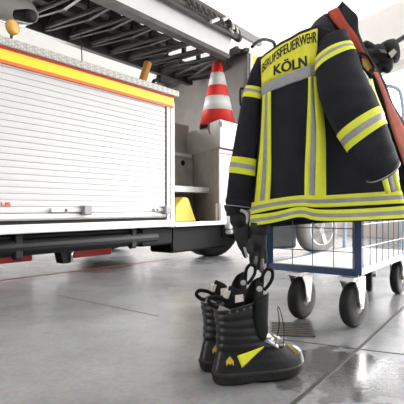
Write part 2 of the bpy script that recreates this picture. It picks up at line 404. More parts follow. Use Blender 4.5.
# pump box above: open-topped tray with slanted side (the cone stands in it)
b=MB(); q=lambda s,t,z:(tF+sx*s+t,sy*s,z)
zb0=zseam+.006; zb1=zbt; th_=.025; L=1.15; W=.95
b.hexa([q(0,0,zb0),q(0,W,zb0),q(L,W,zb0),q(L,0,zb0),q(0,0,zb0+.30),q(0,W,zb0+.30),q(L,W,zb0+.30),q(L,0,zb0+.30)],0)
b.hexa([q(0,0,zb0+.3),q(0,th_,zb0+.3),q(L,th_,zb0+.3),q(L,0,zb0+.3),q(0,0,zb1),q(0,th_,zb1),q(L,th_,zb1),q(L,0,zb1)],0)
b.hexa([q(0,th_,zb0+.3),q(0,W,zb0+.3),q(.03,W,zb0+.3),q(.03,th_,zb0+.3),q(0,th_,zb1),q(0,W,zb1),q(.03,W,zb1),q(.03,th_,zb1)],0)
bx_=b.build('equipment_box',M_graylt,truck)
zfloor_box=zb0+.30
tR=3.43
b=MB(); b.bbox((tF+.012,-.012,zb0),(tF+.9,-.001,zb1),.004); b.build('box_front',M_white,bx_)
b=MB(); b.bbox((tF+.012,-.013,zb0-.012),(tF+.9,.01,zb0+.004),.002); b.build('box_seam',M_black,bx_)
b=MB(); p=q(.30,-.006,zb1-.02); b.tube([p,(p[0]-.004,p[1],p[2]-.07),(p[0]-.01,p[1]-.03,p[2]-.12)],.009,8); b.tube([(p[0]-.01,p[1],p[2]+.03),p],.014,8); b.build('box_catch',mat('red_catch',(.28,.09,.07),.5),bx_)
b=MB(); t0,z0=tz(221,122,-.012); b.bbox((t0-.012,-.024,z0-.06),(t0+.016,-.013,z0+.01),.003); b.build('box_clip',M_mid,bx_)
# lower panel beside the locker, white with a red reflection mixed into its colour
b=MB(); b.bbox((tF+.03,.0,.64),(tF+.95,.04,zb0-.02),.004); pp=b.build('side_panel',mat('panel_red_reflection',(.82,.70,.68),.4),truck)
b=MB(); b.bbox((tF+.03,-.004,zb0-.075),(tF+.95,.0,zb0-.06),.002); b.build('panel_trim',M_red,pp)
b=MB(); b.bbox((tC+.04,-.004,.64),(tF+.95,.0,.655),.002); b.build('panel_trim',M_red,pp)
b=MB(); b.bbox((tC2+.27,.05,.22),(tF+.95,.4,.63),.01); b.bbox((tC2,.05,.24),(tC2+.3,.4,.40),.01); b.build('wheel_housing',M_skirt,truck)
for dt,m,w in ((.10,M_white,.05),(.20,M_brass,.035)):
    b=MB(); b.bbox((tC2+dt-w,-.03,.34),(tC2+dt+w*.4,.05,.50),.012); b.bbox((tC2+dt-w*.8,-.04,.28),(tC2+dt+w*.3,.05,.33),.012); b.build('hose_coupling',m,truck)
# crew cab behind: bulkhead face slanted inwards, side with stripe
tB=tz(247.5,60)[0]; zB=tz(247.5,52)[1]
bx,by=-.518,.856
e_t=bx*C_+by*S_; e_i=-bx*S_+by*C_
b=MB()
def bp(s,dt,z): return (tB+e_t*s+dt, e_i*s, z)
b.hexa([bp(0,0,.5),bp(0,.25,.5),bp(2.55,.25,.5),bp(2.55,0,.5),bp(0,0,zB),bp(0,.25,zB),bp(2.55,.25,zB),bp(2.55,0,zB)])
cab=b.build('crew_cab',M_gray,truck)
b=MB(); b.bbox((tB+.05,-.02,.55),(tB+.25,-.001,zB),.01); b.build('cab_side',M_white,cab)
b=MB(); z0=tz(254,67)[1]; z1=tz(254,57)[1]; b.bbox((tB+.10,-.026,z0),(tB+.25,-.019,z1),.002); b.build('cab_stripe',M_yellow,cab)
b=MB(); b.bar(bp(-.02,-.02,zB+.02),bp(2.5,-.02,zB+.02),.06,.05); b.build('cab_roof_rail',M_mid,cab)
def hb(px,py):   # point on the bulkhead face
    k=(px-CX)/F; w=tw(tB,0,0)
    s=(w.x-k*w.y)/(k*by-bx); Y=w.y+by*s
    return s,CH-(py-HY)/F*Y
s,z0=hb(243,89); _,z1=hb(243,106)
b=MB(); pts=[bp(s,-.01,z0),bp(s,-.06,z0-.01),bp(s,-.07,(z0+z1)/2),bp(s,-.06,z1+.01),bp(s,-.01,z1)]; b.tube(crom(pts,4),.014,8); b.build('grab_handle',M_black,cab)
# roof clutter: rails running across the cab roof corner, black bracket, orange strut, amber lamp
b=MB()
for a_,c_,r in (((150,91),(243,52),.03),((166,88),(240,49),.022)):
    s0,z0=hb(*a_); s1,z1=hb(*c_)
    b.bar(bp(s0,-.10,z0),bp(s1,-.06,z1),r*2,r*2)
b.build('cross_rail',M_mid,truck)
b=MB(); i=1.0; pts=[]
for px,py in ((151,88),(154,81),(158,79.5),(167,81.5)):
    t,z=tz(px,py,.5); pts.append((t,.5,z))
b.tube(pts,.022,8); t,z=tz(161,80,.5); b.bbox((t-.05,.47,z-.03),(t+.14,.54,z+.05),.01); b.build('rubber_bracket',M_black,truck)
t,z=tz(148,63,.6); t1,z1=tz(139.5,90,.6)
b=MB(); b.tube([(t,.6,z),(t1,.6,z1)],.045,14); b.build('strut',M_tan,truck)
# curved black handle by the cab roof
pts=[]
for px,py in ((252,47),(256,43),(263,39.5),(270,40.5),(274,43),(275,48)):
    t,z=tz(px,py,-.05); pts.append((t,-.05,z))
b=MB(); b.tube(crom(pts,4),.022,8); b.build('roof_hoop',M_black,truck)
t,z=tz(13,27.5,.0); lamp=MB()
lamp.lathe((t,.0,z),(.35,-.9,.12),[(-.035,.02),(-.03,.050),(-.01,.058),(.012,.056),(.03,.040),(.034,.0)],24); lo=lamp.build('marker_lamp',M_amber,truck,True)
b=MB(); b.tube([(t+.005,.03,z-.04),(t+.005,.03,zst1+.08)],.010,8); b.bbox((t-.02,.01,zst1+.08),(t+.03,.05,zst1+.10),.004); b.build('lamp_stalk',M_dark,lo)
t,z=tz(28,16,.2); b=MB(); b.lathe((t,.2,z),(.2,-.9,-.2),[(-.13,.02),(-.12,.045),(0,.055),(.05,.048),(.06,.02)],22); b.build('searchlight',M_black,truck,True)
t,z=tz(82,42,3.3)
# ---- ladder stowed on top
LZ=2.5
iN=.05; iF=1.20
tend=tz(229,53,iN)[0]; tfar=tz(191,82,iF)[0]
b=MB()
# near rail: white box beam
zt=2.785
b.prism([(-3,iN,LZ+.02),(tend,iN,LZ+.02),(tend+.07,iN,zt),(-3,iN,zt)],(0,.05,0)); lad=b.build('ladder',M_white,truck,bevel=.008)
b=MB(); b.prism([(-3,iN-.01,LZ-.03),(tend,iN-.01,LZ-.03),(tend+.01,iN-.01,LZ+.02),(-3,iN-.01,LZ+.02)],(0,.11,0)); b.build('lower_chord',M_mid,lad)
b=MB(); b.bbox((-3,iF-.04,LZ-.04),(tfar,iF+.05,LZ+.06),.01); b.bbox((-3,iF-.01,LZ+.06),(tfar,iF+.03,zt),.01); b.build('far_rail',M_dark,lad)
for (fa,fb) in ((.30,.42),(.56,.66),(.82,.94)):
    b=MB(); b.bbox((-3,iN+fa*1.0,LZ+.16),(tend-.2,iN+fb*1.0,LZ+.22),.01); b.build('centre_stringer',M_dark,lad)
t=-1.3; k=0
while t<tfar-.1:
    b=MB(); b.tube([(min(t,tend),iN+.05,LZ+.02),(t,iF-.02,LZ+.02)],.024,8); b.build('rung',M_dark,lad)
    b=MB(); b.bar((min(t,tend),iN+.06,LZ+.0),(t+.16,.62,LZ+.05),.035,.04); b.bar((t+.16,.62,LZ+.05),(t,iF-.02,LZ+.0),.035,.04); b.bar((t+.16,.62,LZ+.03),(t+.16,.62,LZ+.28),.045,.045)
    b.bar((t,iF-.03,LZ),(t+.10,iF-.10,zt),.045,.03)
    b.build('brace',M_dark,lad)
    t+=.31; k+=1
# upper ladder sections lying inside
for lv,(za,ia,ib) in enumerate(((LZ+.30,.12,1.08),(LZ+.46,.18,1.0))):
    b=MB(); b.bbox((-3,ia-.03,za),(tend+.1*lv,ia+.03,za+.10),.01); b.bbox((-3,ib-.03,za),(tend+.1*lv,ib+.03,za+.10),.01); b.build('section_rail',M_mid,lad)
    t=-1.2+.12*lv
    while t<tend:
        b=MB(); b.bbox((t-.03,ia,za+.02),(t+.05,ib,za+.05),.008); b.build('section_rung',M_dark if lv==0 else M_steel,lad)
        t+=.31
for a_,c_,i0,i1 in ((-3,.9,.12,1.1),(1.0,1.75,.30,1.1),(1.85,2.6,.42,1.12),(2.72,tfar,.5,1.12)):
    b=MB(); b.bbox((a_,i0,LZ+.62),(c_,i1,LZ+.65),.01); b.build('cover_plate',M_dark,lad)
# dark pipe and grey channel on the upper side
t1,z1=tz(237,37.5,.0); t0,z0=tz(150,-15,.0)
b=MB(); b.tube([(-2,.0,z1),(t1,.0,z1)],.044,14); b.lathe((t1-.02,.0,z1),(1,0,0),[(0,.05),(.07,.05),(.075,.03)],16); b.build('hydraulic_pipe',M_dark,lad,True)
t1,z1=tz(262,46,.25)
b=MB(); b.bbox((-2,.25,z1),(t1,.32,z1+.10),.008); b.build('top_channel',mat('channel_grey',(.36,.35,.33),.5,.2,var=.1),lad)
b=MB(); b.bbox((-2,.33,z1+.12),(t1-.15,.38,z1+.15),.006); b.build('top_channel',M_mid,lad)
for px in (213,225):
    t,z=tz(px,22,-.02); b=MB(); pts=[(t-.10,-.05,z-.02),(t+.02,-.06,z+.06),(t+.05,-.04,z-.05),(t+.14,-.04,z-.10)] if px==225 else [(t-.1,-.06,z-.04),(t+.05,-.06,z+.04)]
    b.tube(pts,.022,8); b.build('pipe_clamp',M_steel,lad)
t,z=tz(240,45,-.02)
for j in range(5):
    b=MB(); b.lathe((t-.30+.08*j,-.06+.02*j,zt+.05),(0,.3,1),[(-.05,.015),(-.04,.03),(.03,.03),(.05,.012)],10); b.build('ladder_fitting',M_steel if j%2 else M_dark,lad)
for j in range(9):
    tt=tend-.12-.11*j; b=MB(); b.bar((tt,-.06,zt-.01),(tt+.07,-.02,zt+.10),.012,.02); b.bar((tt+.07,-.06,zt-.01),(tt,-.02,zt+.10),.012,.02); b.build('lattice',M_dark,lad)
# grey drum of the turntable below the ladder
t,z=tz(30,27,.45)
b=MB(); b.lathe((t-.55,.62,2.36),(1,0,0),[(-1.4,.14),(.50,.14),(.62,.12),(.72,.05),(.73,.01)],26); b.build('turntable_drum',mat('drum_grey',(.30,.29,.28),.5,var=.1),truck,True)
# turntable that carries the ladder
b=MB(); b.lathe((-1.1,1.2,1.8),(0,0,1),[(0,.55),(.12,.55),(.13,.40),(.55,.36),(.70,.30)],30); b.build('turntable',M_mid,truck,True)
b=MB(); b.bbox((-1.9,.9,1.83),(-1.8,1.0,2.5),.01); b.build('ladder_rest',M_mid,truck)
# thin cable hanging at the wall above the roof
t,z0=tz(81,42,.9); _,z1=tz(81,64,.9)
b=MB(); b.tube([(t,.92,z0+.3),(t+.02,.92,z0),(t+.05,.92,zst1+.085)],.006,6); b.build('cable',M_dark,truck)

# ------------------------------------------------------------------ traffic cone
cY=6.18; cpos=P(217.5,208,cY); 
tc_=(cpos-TP0); czt=.6+151.5/F*cY
cone=empty('traffic_cone','tall red and white striped traffic cone standing in the grey truck box','traffic cone',(cpos.x,cpos.y,zfloor_box))
hh=czt-zfloor_box
def conr(z): return .036+(.245-.036)*(1-(z/hh))**1.0
b=MB(); b.lathe((0,0,0),(0,0,1),[(.02,conr(.02)),(hh*.5,conr(hh*.5)),(hh-.03,conr(hh-.03)),(hh-.008,.028),(hh,.012)],36); b.build('cone_body',M_conered,cone,True)
b=MB(); 
def ctz(py): return .6+(208-py)/F*cY-zfloor_box
ring=[(-.25,-.25),(.25,-.25),(.25,.25),(-.25,.25)]
b.bbox((-.235,-.235,0),(.235,.235,.03),.03); b.build('base',M_black,cone)
for pa,pb in ((73.5,86.5),(97.5,111.5)):
    za,zb=ctz(pb),ctz(pa)
    b=MB(); b.lathe((0,0,0),(0,0,1),[(za,conr(za)+.001),(za,conr(za)+.004),(zb,conr(zb)+.004),(zb,conr(zb)+.001)],36); b.build('reflective_band',M_conewht,cone,True)

# ------------------------------------------------------------------ wheel chock in the locker
wc=empty('wheel_chock','yellow wheel chock standing on the floor of the open truck locker','wheel chock',tw(2.25,.3,zfl),TANG)
def chl(px,py):
    t,z=tz(px,py,.2); return t-2.25,z-zfl
pts=[chl(175,224),chl(196.5,222.6),chl(193.5,213),chl(188.5,197.8),chl(183.5,197),chl(176,206)]
pts=[(x,max(0,z)) for x,z in pts]; pts[0]=(pts[0][0],0); pts[1]=(pts[1][0],0)
b=MB(); b.prism([(x,-.1,z) for x,z in pts],(0,.2,0)); b.build('chock_body',M_chock,wc,bevel=.012)
x,z=chl(197.5,220); b=MB(); b.bbox((x-.015,-.12,0),(x+.03,-.02,.035),.012); b.build('rubber_foot',M_black,wc)

# ------------------------------------------------------------------ dark car behind the trolley
cw=G(318,253); d3=Vector((C_,S_,0)); n3=Vector((S_,-C_,0))
car=empty('parked_car','dark parked car with grey tyre seen low behind the wire trolley','car',cw,math.radians(30))
b=MB()   # body lower shell, local x along, y inwards
b.bbox((-.34,.05,.42),(2.9,1.40,.74),.05)
b.bbox((-.80,.03,.08),(-.33,.24,.60),.03); b.build('car_body',M_car,car,bevel=.01)
b=MB(); b.loft([[(x,.12,.74),(x,1.33,.74),(.55+(x-.55)*.7,1.22,1.08),(.55+(x-.55)*.7,.24,1.08)] for x in (-.30,2.0)],True,True); b.build('cabin',M_car,car,bevel=.02)
b=MB(); b.bbox((-.81,.0,.46),(-.33,.05,.58),.02); b.build('side_moulding',mat('moulding_bluegrey',(.30,.33,.40),.4),car)
def car_wheel(x,y):
    r=.31
    b=MB(); b.lathe((x,y,r),(0,1,0),[(.0,r*.68),(-.005,r*.8),(.005,r*.92),(.03,r),(.17,r),(.2,r*.9),(.2,r*.6)],36); o=b.build('wheel',M_tyre,car,True)
    b=MB(); b.lathe((x,y+.0,r),(0,1,0),[(.03,r*.70),(-.004,r*.69),(-.004,r*.62),(.05,r*.58),(.05,r*.2),(.0,r*.16),(-.002,.01)],32); rm=b.build('rim',M_alu,o,True)
    for a in range(5):
        q_=a*2*math.pi/5; b=MB(); b.bar((x+.05*math.cos(q_),y+.02,r+.05*math.sin(q_)),(x+r*.6*math.cos(q_),y+.01,r+r*.6*math.sin(q_)),.06,.05); b.build('spoke',M_chrome,rm)
    for a in range(5):
        q_=(a+.5)*2*math.pi/5; b=MB(); b.lathe((x+r*.42*math.cos(q_),y+.045,r+r*.42*math.sin(q_)),(0,-1,0),[(0,.045),(.006,.045),(.007,.0)],12); b.build('rim_slot',M_black,rm)
car_wheel(0.03,-.04); car_wheel(2.45,-.02)

# ------------------------------------------------------------------ wire trolley
tro=Vector((.78,2.37,0)); ta=Vector((.577,.816,0)); tl=Vector((-.816,.577,0))
trolley=empty('wire_trolley','blue steel roll trolley with wire mesh sides on four casters','trolley',tro)
def tr(a,l,z): return tro+ta*a+tl*l+Vector((0,0,z))
TWd,TLen,DZ=.49,1.28,.275
def tpart(b,name,m,root=trolley,**k): return b.build(name,m,root,world=True,**k)
b=MB(); b.bar(tr(0,-.01,DZ),tr(0,TWd+.01,DZ),.035,.036); tpart(b,'front_bar',M_blue)
M_bluelit=mat('sunlit_blue_enamel',(.30,.42,.60),.3)  # blue enamel lightened in its colour for the light on this bar
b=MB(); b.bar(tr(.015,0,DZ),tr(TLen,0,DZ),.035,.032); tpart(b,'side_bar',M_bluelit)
b=MB(); b.bar(tr(.015,TWd,DZ),tr(TLen,TWd,DZ),.035,.032); tpart(b,'side_bar',M_blue)
b=MB(); b.bar(tr(TLen,0,DZ),tr(TLen,TWd,DZ),.035,.032); tpart(b,'rear_bar',M_blue)
b=MB(); b.hexa([tr(.02,.02,DZ),tr(TLen-.02,.02,DZ),tr(TLen-.02,TWd-.02,DZ),tr(.02,TWd-.02,DZ)]+[tr(a,l,DZ+.018) for a,l in ((.02,.02),(TLen-.02,.02),(TLen-.02,TWd-.02),(.02,TWd-.02))]); tpart(b,'deck',M_deck)
ZT=1.16
for l in (0,TWd):
    b=MB(); b.bar(tr(0,l,DZ-.01),tr(0,l,ZT if l else ZT+.06),.036,.036); tpart(b,'post',M_blue)
b=MB(); b.tube([tr(0,0,ZT+.06),tr(0,TWd*.5,ZT+.03),tr(0,TWd,ZT)],.018,8); tpart(b,'top_bar',M_blue)
# far frame: rounded inverted U
zt2=CH+ (208-84)/F*3.45
pts=[tr(TLen,TWd,DZ-.06)]+[tr(TLen,TWd,zt2-.2)]+[tr(TLen,TWd-.02,zt2-.06),tr(TLen,TWd-.08,zt2),tr(TLen,TWd*.5,zt2),tr(TLen,.16,zt2),tr(TLen,.08,zt2-.05),tr(TLen,.055,zt2-.2),tr(TLen,.055,DZ)]
b=MB(); b.tube(pts[:2]+crom(pts[1:8],4)[1:]+pts[8:],.014,10); tpart(b,'push_handle',mat('glare_blue_enamel',(.42,.55,.72),.35))  # handle blue paled in its colour for sun and glare
def wires(name,p0,du,dv,us,vs,umax,vmax,r=.0028):
    b=MB()
    for u in us: b.tube([p0+du*u,p0+du*u+dv*vmax],r,6)
    for v in vs: b.tube([p0+dv*v,p0+dv*v+du*umax],r,6)
    tpart(b,name,M_wire)
up=Vector((0,0,1))
wires('wire_panel',tr(0,0,DZ),tl,up,[.12,.235,.35],[.10,.22,.34,.46,.58,.70],TWd,.82)
wires('wire_panel',tr(0,0,DZ),ta,up,[.10,.23,.36,.49,.62,.75,.88,1.01,1.14],[.12,.24],TLen,.42)
def caster(a,l,yaw=0.0,WR=.115):
    c=tr(a,l,0); f=(ta*math.cos(yaw)+tl*math.sin(yaw)); s=Vector((f.y,-f.x,0))   # s: towards viewer's right
    b=MB(); wc_=c+Vector((0,0,WR))
    for sg in (-1,1):
        o=s*sg*.040
        pl=[c+o-f*.070+up*.250,c+o+f*.035+up*.250,c+o+f*.035+up*.20,c+o+f*.016+up*(WR-.018),c+o-f*.016+up*(WR-.018),c+o-f*.035+up*.19]
        b.prism(pl,s*.005*sg)
    b.hexa([c+f*x+s*y+up*.240 for x,y in ((-.085,-.045),(.035,-.045),(.035,.045),(-.085,.045))]+[c+f*x+s*y+up*.258 for x,y in ((-.085,-.045),(.035,-.045),(.035,.045),(-.085,.045))])
    b.lathe(wc_-s*.048,s,[(0,.012),(.096,.012)],12)
    fork=tpart(b,'caster',M_steel)
    b=MB(); b.lathe(wc_-s*.027,s,[(0,WR*.5),(0,WR*.84),(.006,WR*.95),(.016,WR),(.038,WR),(.048,WR*.95),(.054,WR*.84),(.054,WR*.5)],36)
    wh=tpart(b,'caster_wheel',M_wheel,fork,smooth=True)
    b=MB(); b.lathe(wc_-s*.029,s,[(0,.03),(.004,.058),(.008,.06),(.05,.06),(.054,.058),(.058,.03),(.059,.0)],24); tpart(b,'wheel_hub',M_mid,fork,smooth=True)
caster(.02,.305,-.15); caster(.0,.015,-.2); caster(1.1,.05,-.1); caster(1.1,.25,.2)

# ------------------------------------------------------------------ jacket
jk=empty('firefighter_jacket','black firefighter jacket with yellow reflective strips hung on the trolley','jacket',(.55,2.3,.5))
def jp(b,name,m,root=jk,**k): return b.build(name,m,root,world=True,**k)
def Yj(px,py):
    pts=[(220,2.42),(250,2.37),(272,2.31),(290,2.25),(306,2.19),(325,2.15),(360,2.16),(400,2.20),(424,2.26)]
    for (a,ya),(c,yc) in zip(pts[:-1],pts[1:]):
        if px<=c: return ya+(yc-ya)*(px-a)/(c-a)
    return pts[-1][1]
ROWS=[[(260.5,57.5),(272,50),(288,41.5),(304,33.5),(319,28),(345,33)],
      [(261,97),(271,92.5),(289,87),(307,81),(319.5,78),(367,80)],
      [(258.5,140),(271,138),(289,134.5),(305,131),(325,129),(383,126)],
      [(254,180),(271,178),(289,176),(303,174),(326,172.5),(393,166)],
      [(249,229.5),(268,224.5),(287,221),(303,220.3),(326,222.3),(412,219.5)]]
RW=[[P(x,y,Yj(x,y)) for x,y in r] for r in ROWS]
def S(u,v,off=0.0):
    """back surface of the jacket: u 0..5, v 0..1"""
    col=[cr(r,u) for r in RW]; p=cr(col,v*4)
    fold=.007*math.sin(u*2.3+v*5)*math.sin(v*3.1)+.006*math.sin(u*5.1-v*9)
    if v>.9: fold+=.010*math.sin(u*3.1+1.2)*(v-.9)*10
    edge=min(u,5-u); fold*=min(1,edge*1.5)
    w=.05*math.sin(min(max(u/5,0),1)*math.pi)      # bulge of the back
    d=(p-Vector((0,0,CH))).normalized()
    return p-Vector((d.x,d.y,0))*(fold*.8+w+off)-Vector((0,0,0))
NU,NV=40,48
rings=[]
for j in range(NV+1):
    v=j/NV
    back=[S(5*i/NU,v) for i in range(NU+1)]
    L0,R0=back[0],back[-1]; n_=12; fr=[]
    depth=(.10+.22*min(1,v*2.5))
    for i in range(1,n_):
        a=i/n_; q_=R0.lerp(L0,a); fr.append(q_+Vector((.25,.97,0))*depth*math.sin(a*math.pi)**.6)
    rings.append(back+fr)
b=MB(); b.loft(rings,True,False)
# close the shoulders
top=rings[0]; n_=len(top)
b.f.append(tuple(range(n_))); b.m.append(0)
body=jp(b,'jacket_body',M_fabric,smooth=True)
def patch(name,u0,u1,v0,v1,off,mats,root=jk,nu=30,nv=4,split=None,fn=S,axis='u'):
    """strip lying on the jacket; split: colour boundaries (fractions) across it"""
    b=MB(); fr=split or [0,1]
    vals=[]
    us=[u0+(u1-u0)*i/nu for i in range(nu+1)]
    if axis=='u':      # runs along u, colour bands across v
        rows=[]; mis=[]
        vv=[]
        for (fa,fb,mi) in fr: vv.append((v0+(v1-v0)*fa,v0+(v1-v0)*fb,mi))
        for va,vb,mi in vv:
            b.grid([[fn(u,va+(vb-va)*k/6,off) for k in range(7)] for u in us],[mi]*6)
    else:
        vs_=[v0+(v1-v0)*i/nv for i in range(nv+1)]
        for (fa,fb,mi) in fr:
            ua=u0+(u1-u0)*fa; ub=u0+(u1-u0)*fb
            b.grid([[fn(ua+(ub-ua)*k/2,v,off) for k in range(3)] for v in vs_],[mi,mi])
    return jp(b,name,mats,root,smooth=True,solid=.002,offset=0)
TRI=[(0,.34,0),(.34,.68,1),(.68,1,0)]
patch('back_panel',.05,3.93,.018,.192,.006,[M_panelY],split=[(0,1,0)])
back=[o for o in COL.objects if o.name=='back_panel'][0]
patch('reflective_band',.04,3.93,.192,.252,.008,[M_silver],split=[(0,1,0)])
patch('reflective_strip',.16,1.0,.25,.875,.008,[M_hivis,M_silver],split=[(0,.36,0),(.36,.66,1),(.66,1,0)],axis='v',nv=40)
patch('reflective_strip',3.1,4.0,.25,.88,.008,[M_hivis,M_silver],split=[(0,.35,0),(.35,.67,1),(.67,1,0)],axis='v',nv=40)
patch('hem_strip',.0,5,.868,.925,.012,[M_hivis,M_silver],split=TRI,nu=60)
def S2(u,v,off):
    sag=.010*math.sin(u*2.0-1.0); return S(u,v+sag*.6,off+.012)
patch('hem_strip',.0,5,.934,.988,.010,[M_hivis,M_silver],split=TRI,nu=60,fn=S2)
# lettering on the back panel
def jtext(body,u0,u1,v0,v1,arch=0,sl=0,off=.03,bold=.01):
    vs,fs=text_mesh(body,off)
    b=MB()
    for sh,dd in ((-bold,.0085),(0,.0088),(bold,.0091)):
        b.add([S(u0+(u1-u0)*(x+sh), v1-(v1-v0)*y-arch*math.sin(math.pi*x)+sl*x,dd) for x,y in vs],fs)
    o=jp(b,'lettering',M_ink,back); return o
jtext('BERUFSFEUERWEHR',.14,3.90,.056,.110,.018,-.022,.012,.0025)
jtext('KÖLN',1.16,3.02,.100,.168,0,.028,.018,.010)

# sleeves: rings across an axis, given by their two outline points
def sleeve(rings_px, Ys, depthf, tilt=0.0):
    R=[]
    for (l,r),Y in zip(rings_px,Ys):
        R.append((P(l[0],l[1],Y[0]),P(r[0],r[1],Y[1])))
    Ls=[x[0] for x in R]; Rs=[x[1] for x in R]
    def ring(s,off=0.0,n=28):
        l,r=cr(Ls,s),cr(Rs,s); c=(l+r)/2; a=(r-l)/2
        t=(cr(Ls,min(s+.1,len(Ls)-1))+cr(Rs,min(s+.1,len(Ls)-1))-cr(Ls,max(s-.1,0))-cr(Rs,max(s-.1,0))).normalized()
        bb=a.cross(t).normalized()
        if bb.y>0: bb=-bb
        al=tilt*max(0,min(1,(s-(len(Ls)-3))/2)); bb=(bb*math.cos(al)+t*math.sin(al)).normalized()
        ra=a.length+off; rb=a.length*depthf+off; an=a.normalized()
        out=[]
        for k in range(n):
            q_=2*math.pi*k/n
            w=1+.03*math.sin(s*6+3*q_)+.02*math.sin(s*11-2*q_)
            out.append(c+an*math.cos(q_)*ra+bb*math.sin(q_)*rb*w)
        return out
    return ring,len(Ls)-1
def sleeve_band(ring,s0,s1,root,n=28):
    b=MB()
    for fa,fb,mi in TRI:
        b.loft([ring(s0+(s1-s0)*(fa+(fb-fa)*k/3),.004) for k in range(4)],True,False,mi)
    return jp(b,'reflective_strip',[M_hivis,M_silver],root,smooth=True)
def cuff(ring,N,root,name='cuff'):
    b=MB(); r=ring(N,.002); r0=ring(N-.12,.003); c=sum(r,Vector())/len(r); ax=(c-sum(ring(N-.5),Vector())/len(r)).normalized()
    b.loft([r0,r,[p.lerp(c,.05)+ax*.014 for p in r],[p.lerp(c,.16)+ax*.024 for p in r],[p.lerp(c,.45)+ax*.028 for p in r]],True,True)
    o=jp(b,name,M_fabric,root,smooth=True)
    b=MB(); rr_=[p.lerp(c,.06)+ax*.015 for p in r]; b.tube(rr_+rr_[:1],.003,6); jp(b,'cuff_piping',M_silver,o,smooth=True)
    return o
rl=[((257,60),(271,58)),((250,75),(267,76)),((246.5,87),(265,90)),((243,98),(264,101)),((237,128),(261.5,131)),((231.8,157),(258,160.5)),((229.3,173),(256.5,177)),((226,202),(252,205))]
ringL,NL=sleeve(rl,[(2.42,2.38)]*8,.85)
b=MB(); b.loft([ringL(NL*i/40) for i in range(41)],True,True); sl=jp(b,'sleeve',M_fabric,smooth=True)
sleeve_band(ringL,2,3,sl); sleeve_band(ringL,5,6,sl); cuff(ringL,NL,sl)
rr=[((320,40),(346,33)),((316.5,56),(350,45)),((316.5,71),(355.5,56)),((320,95),(364,79)),((329,117),(373,96)),((338.5,133),(379,111)),((349.5,149.5),(384.5,127)),((358,165),(390,143)),((367.5,179.5),(395,157))]
yy=[(2.13,2.17),(2.11,2.15),(2.09,2.13),(2.05,2.1),(2.02,2.07),(1.99,2.05),(1.97,2.03),(1.95,2.01),(1.93,1.99)]
ringR,NR=sleeve(rr,yy,.75,.5)
b=MB(); b.loft([ringR(NR*i/48) for i in range(49)],True,True); sr=jp(b,'sleeve',M_fabric,smooth=True)
sleeve_band(ringR,1.1,1.95,sr); sleeve_band(ringR,5,6,sr); cuff(ringR,NR,sr)
# front edge with orange lining that fades to pink in the light, and raised collar
fl=[[(326,15),(327.5,14),(337,9.5),(342,3)],[(327,22),(330,20),(340.5,16),(350,11)],[(331,30),(335,27),(346.5,25.5),(357,18.5)],
    [(338,38),(343,36),(355,37),(357.5,33)],[(348,50),(352,48),(362,51.5),(365,51)],[(361,67),(364,64),(371.5,68.5),(376,69)],
    [(367,75),(370.5,73.5),(376,74),(380,76)],[(372,85),(376.3,85),(381.5,86),(385,86)],[(379,104),(382.7,103),(388.5,103),(391,104)],
    [(384.5,125),(388,124),(399,122),(402,122)],[(393,151),(397,151),(411,148),(415,148)],[(398,170),(404,172),(422,168),(426,168)],[(401,205),(410,206),(432,200),(436,200)]]
fy=[2.27,2.25,2.23,2.22,2.22,2.23,2.24,2.25,2.26,2.27,2.28,2.29,2.30]
flw=[[P(x,y,yv+(.0,.012,.012,.02)[i]) for i,(x,y) in enumerate(r)] for r,yv in zip(fl,fy)]
cols=[[r[i] for r in flw] for i in range(4)]
def fcol(i,s): return cr(cols[i],s)
b=MB(); N=(len(fl)-1)*4
b.grid([[fcol(i,s/4) for i in range(4)] for s in range(N+1)],[0,0,0]); flap=jp(b,'front_flap',M_fabric,smooth=True,solid=.012,offset=1)
def lin(s0,s1,m,name):
    b=MB(); n_=int((s1-s0)*4)
    rows=[]
    for k in range(n_+1):
        s=s0+(s1-s0)*k/n_; l,r=fcol(1,s),fcol(2,s)
        rows.append([l.lerp(r,f)+Vector((-.004,-.030,0)) for f in (0,.33,.66,1)])
    b.grid(rows); return jp(b,name,m,flap,smooth=True,solid=.004)
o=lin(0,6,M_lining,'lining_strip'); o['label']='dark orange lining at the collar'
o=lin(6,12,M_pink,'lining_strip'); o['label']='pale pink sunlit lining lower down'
# collar: from the back of the neck round to the flap
co=[(309,31.5),(311.5,26),(317,19.5),(326,13)]; ci=[(312,33),(320,33),(330,36),(341,41)]
rows=[]
for k in range(13):
    f=k/12*3
    a=cr([P(x,y,2.27-.0*i) for i,(x,y) in enumerate(co)],f); c=cr([P(x,y,2.17) for x,y in ci],f)
    mid=(a+c)/2+Vector((-.01,-.02,.0))
    rows.append([a,mid,c])
b=MB(); b.grid(rows); jp(b,'collar',M_fabric,smooth=True,solid=.012)
b=MB(); rows=[]
for k in range(13):
    f=k/12*3
    a=cr([P(x,y,2.27) for x,y in [(309,31.5),(317,20),(330,12),(342,4)]],f); c=cr([P(x,y,2.36) for x,y in [(316,40),(330,34),(345,32),(357,34)]],f)
    rows.append([a,(a+c)/2+Vector((.01,.02,.03)),c])
b.grid(rows); jp(b,'collar',M_fabric,smooth=True,solid=.01)
# front strip seen beside the sleeve
fs_=[((368.3,78.5),(372.5,79)),((370.5,90),(375,89)),((374,101),(379,100)),((377,112),(383,110)),((378,130),(388,128)),((379.5,152),(392,147)),((381.5,176),(396,165)),((386,194),(401,190))]
fsy=[2.13,2.13,2.13,2.13,2.12,2.11,2.10,2.09]
Lc=[P(*l,y) for (l,r),y in zip(fs_,fsy)]; Rc=[P(*r,y+.02) for (l,r),y in zip(fs_,fsy)]
b=MB()
for fa,fb,mi in TRI:
    b.grid([[cr(Lc,s/4).lerp(cr(Rc,s/4),f) for f in (fa,fb)] for s in range(29)],[mi])
jp(b,'front_strip',[M_hivis,M_silver],smooth=True,solid=.003)
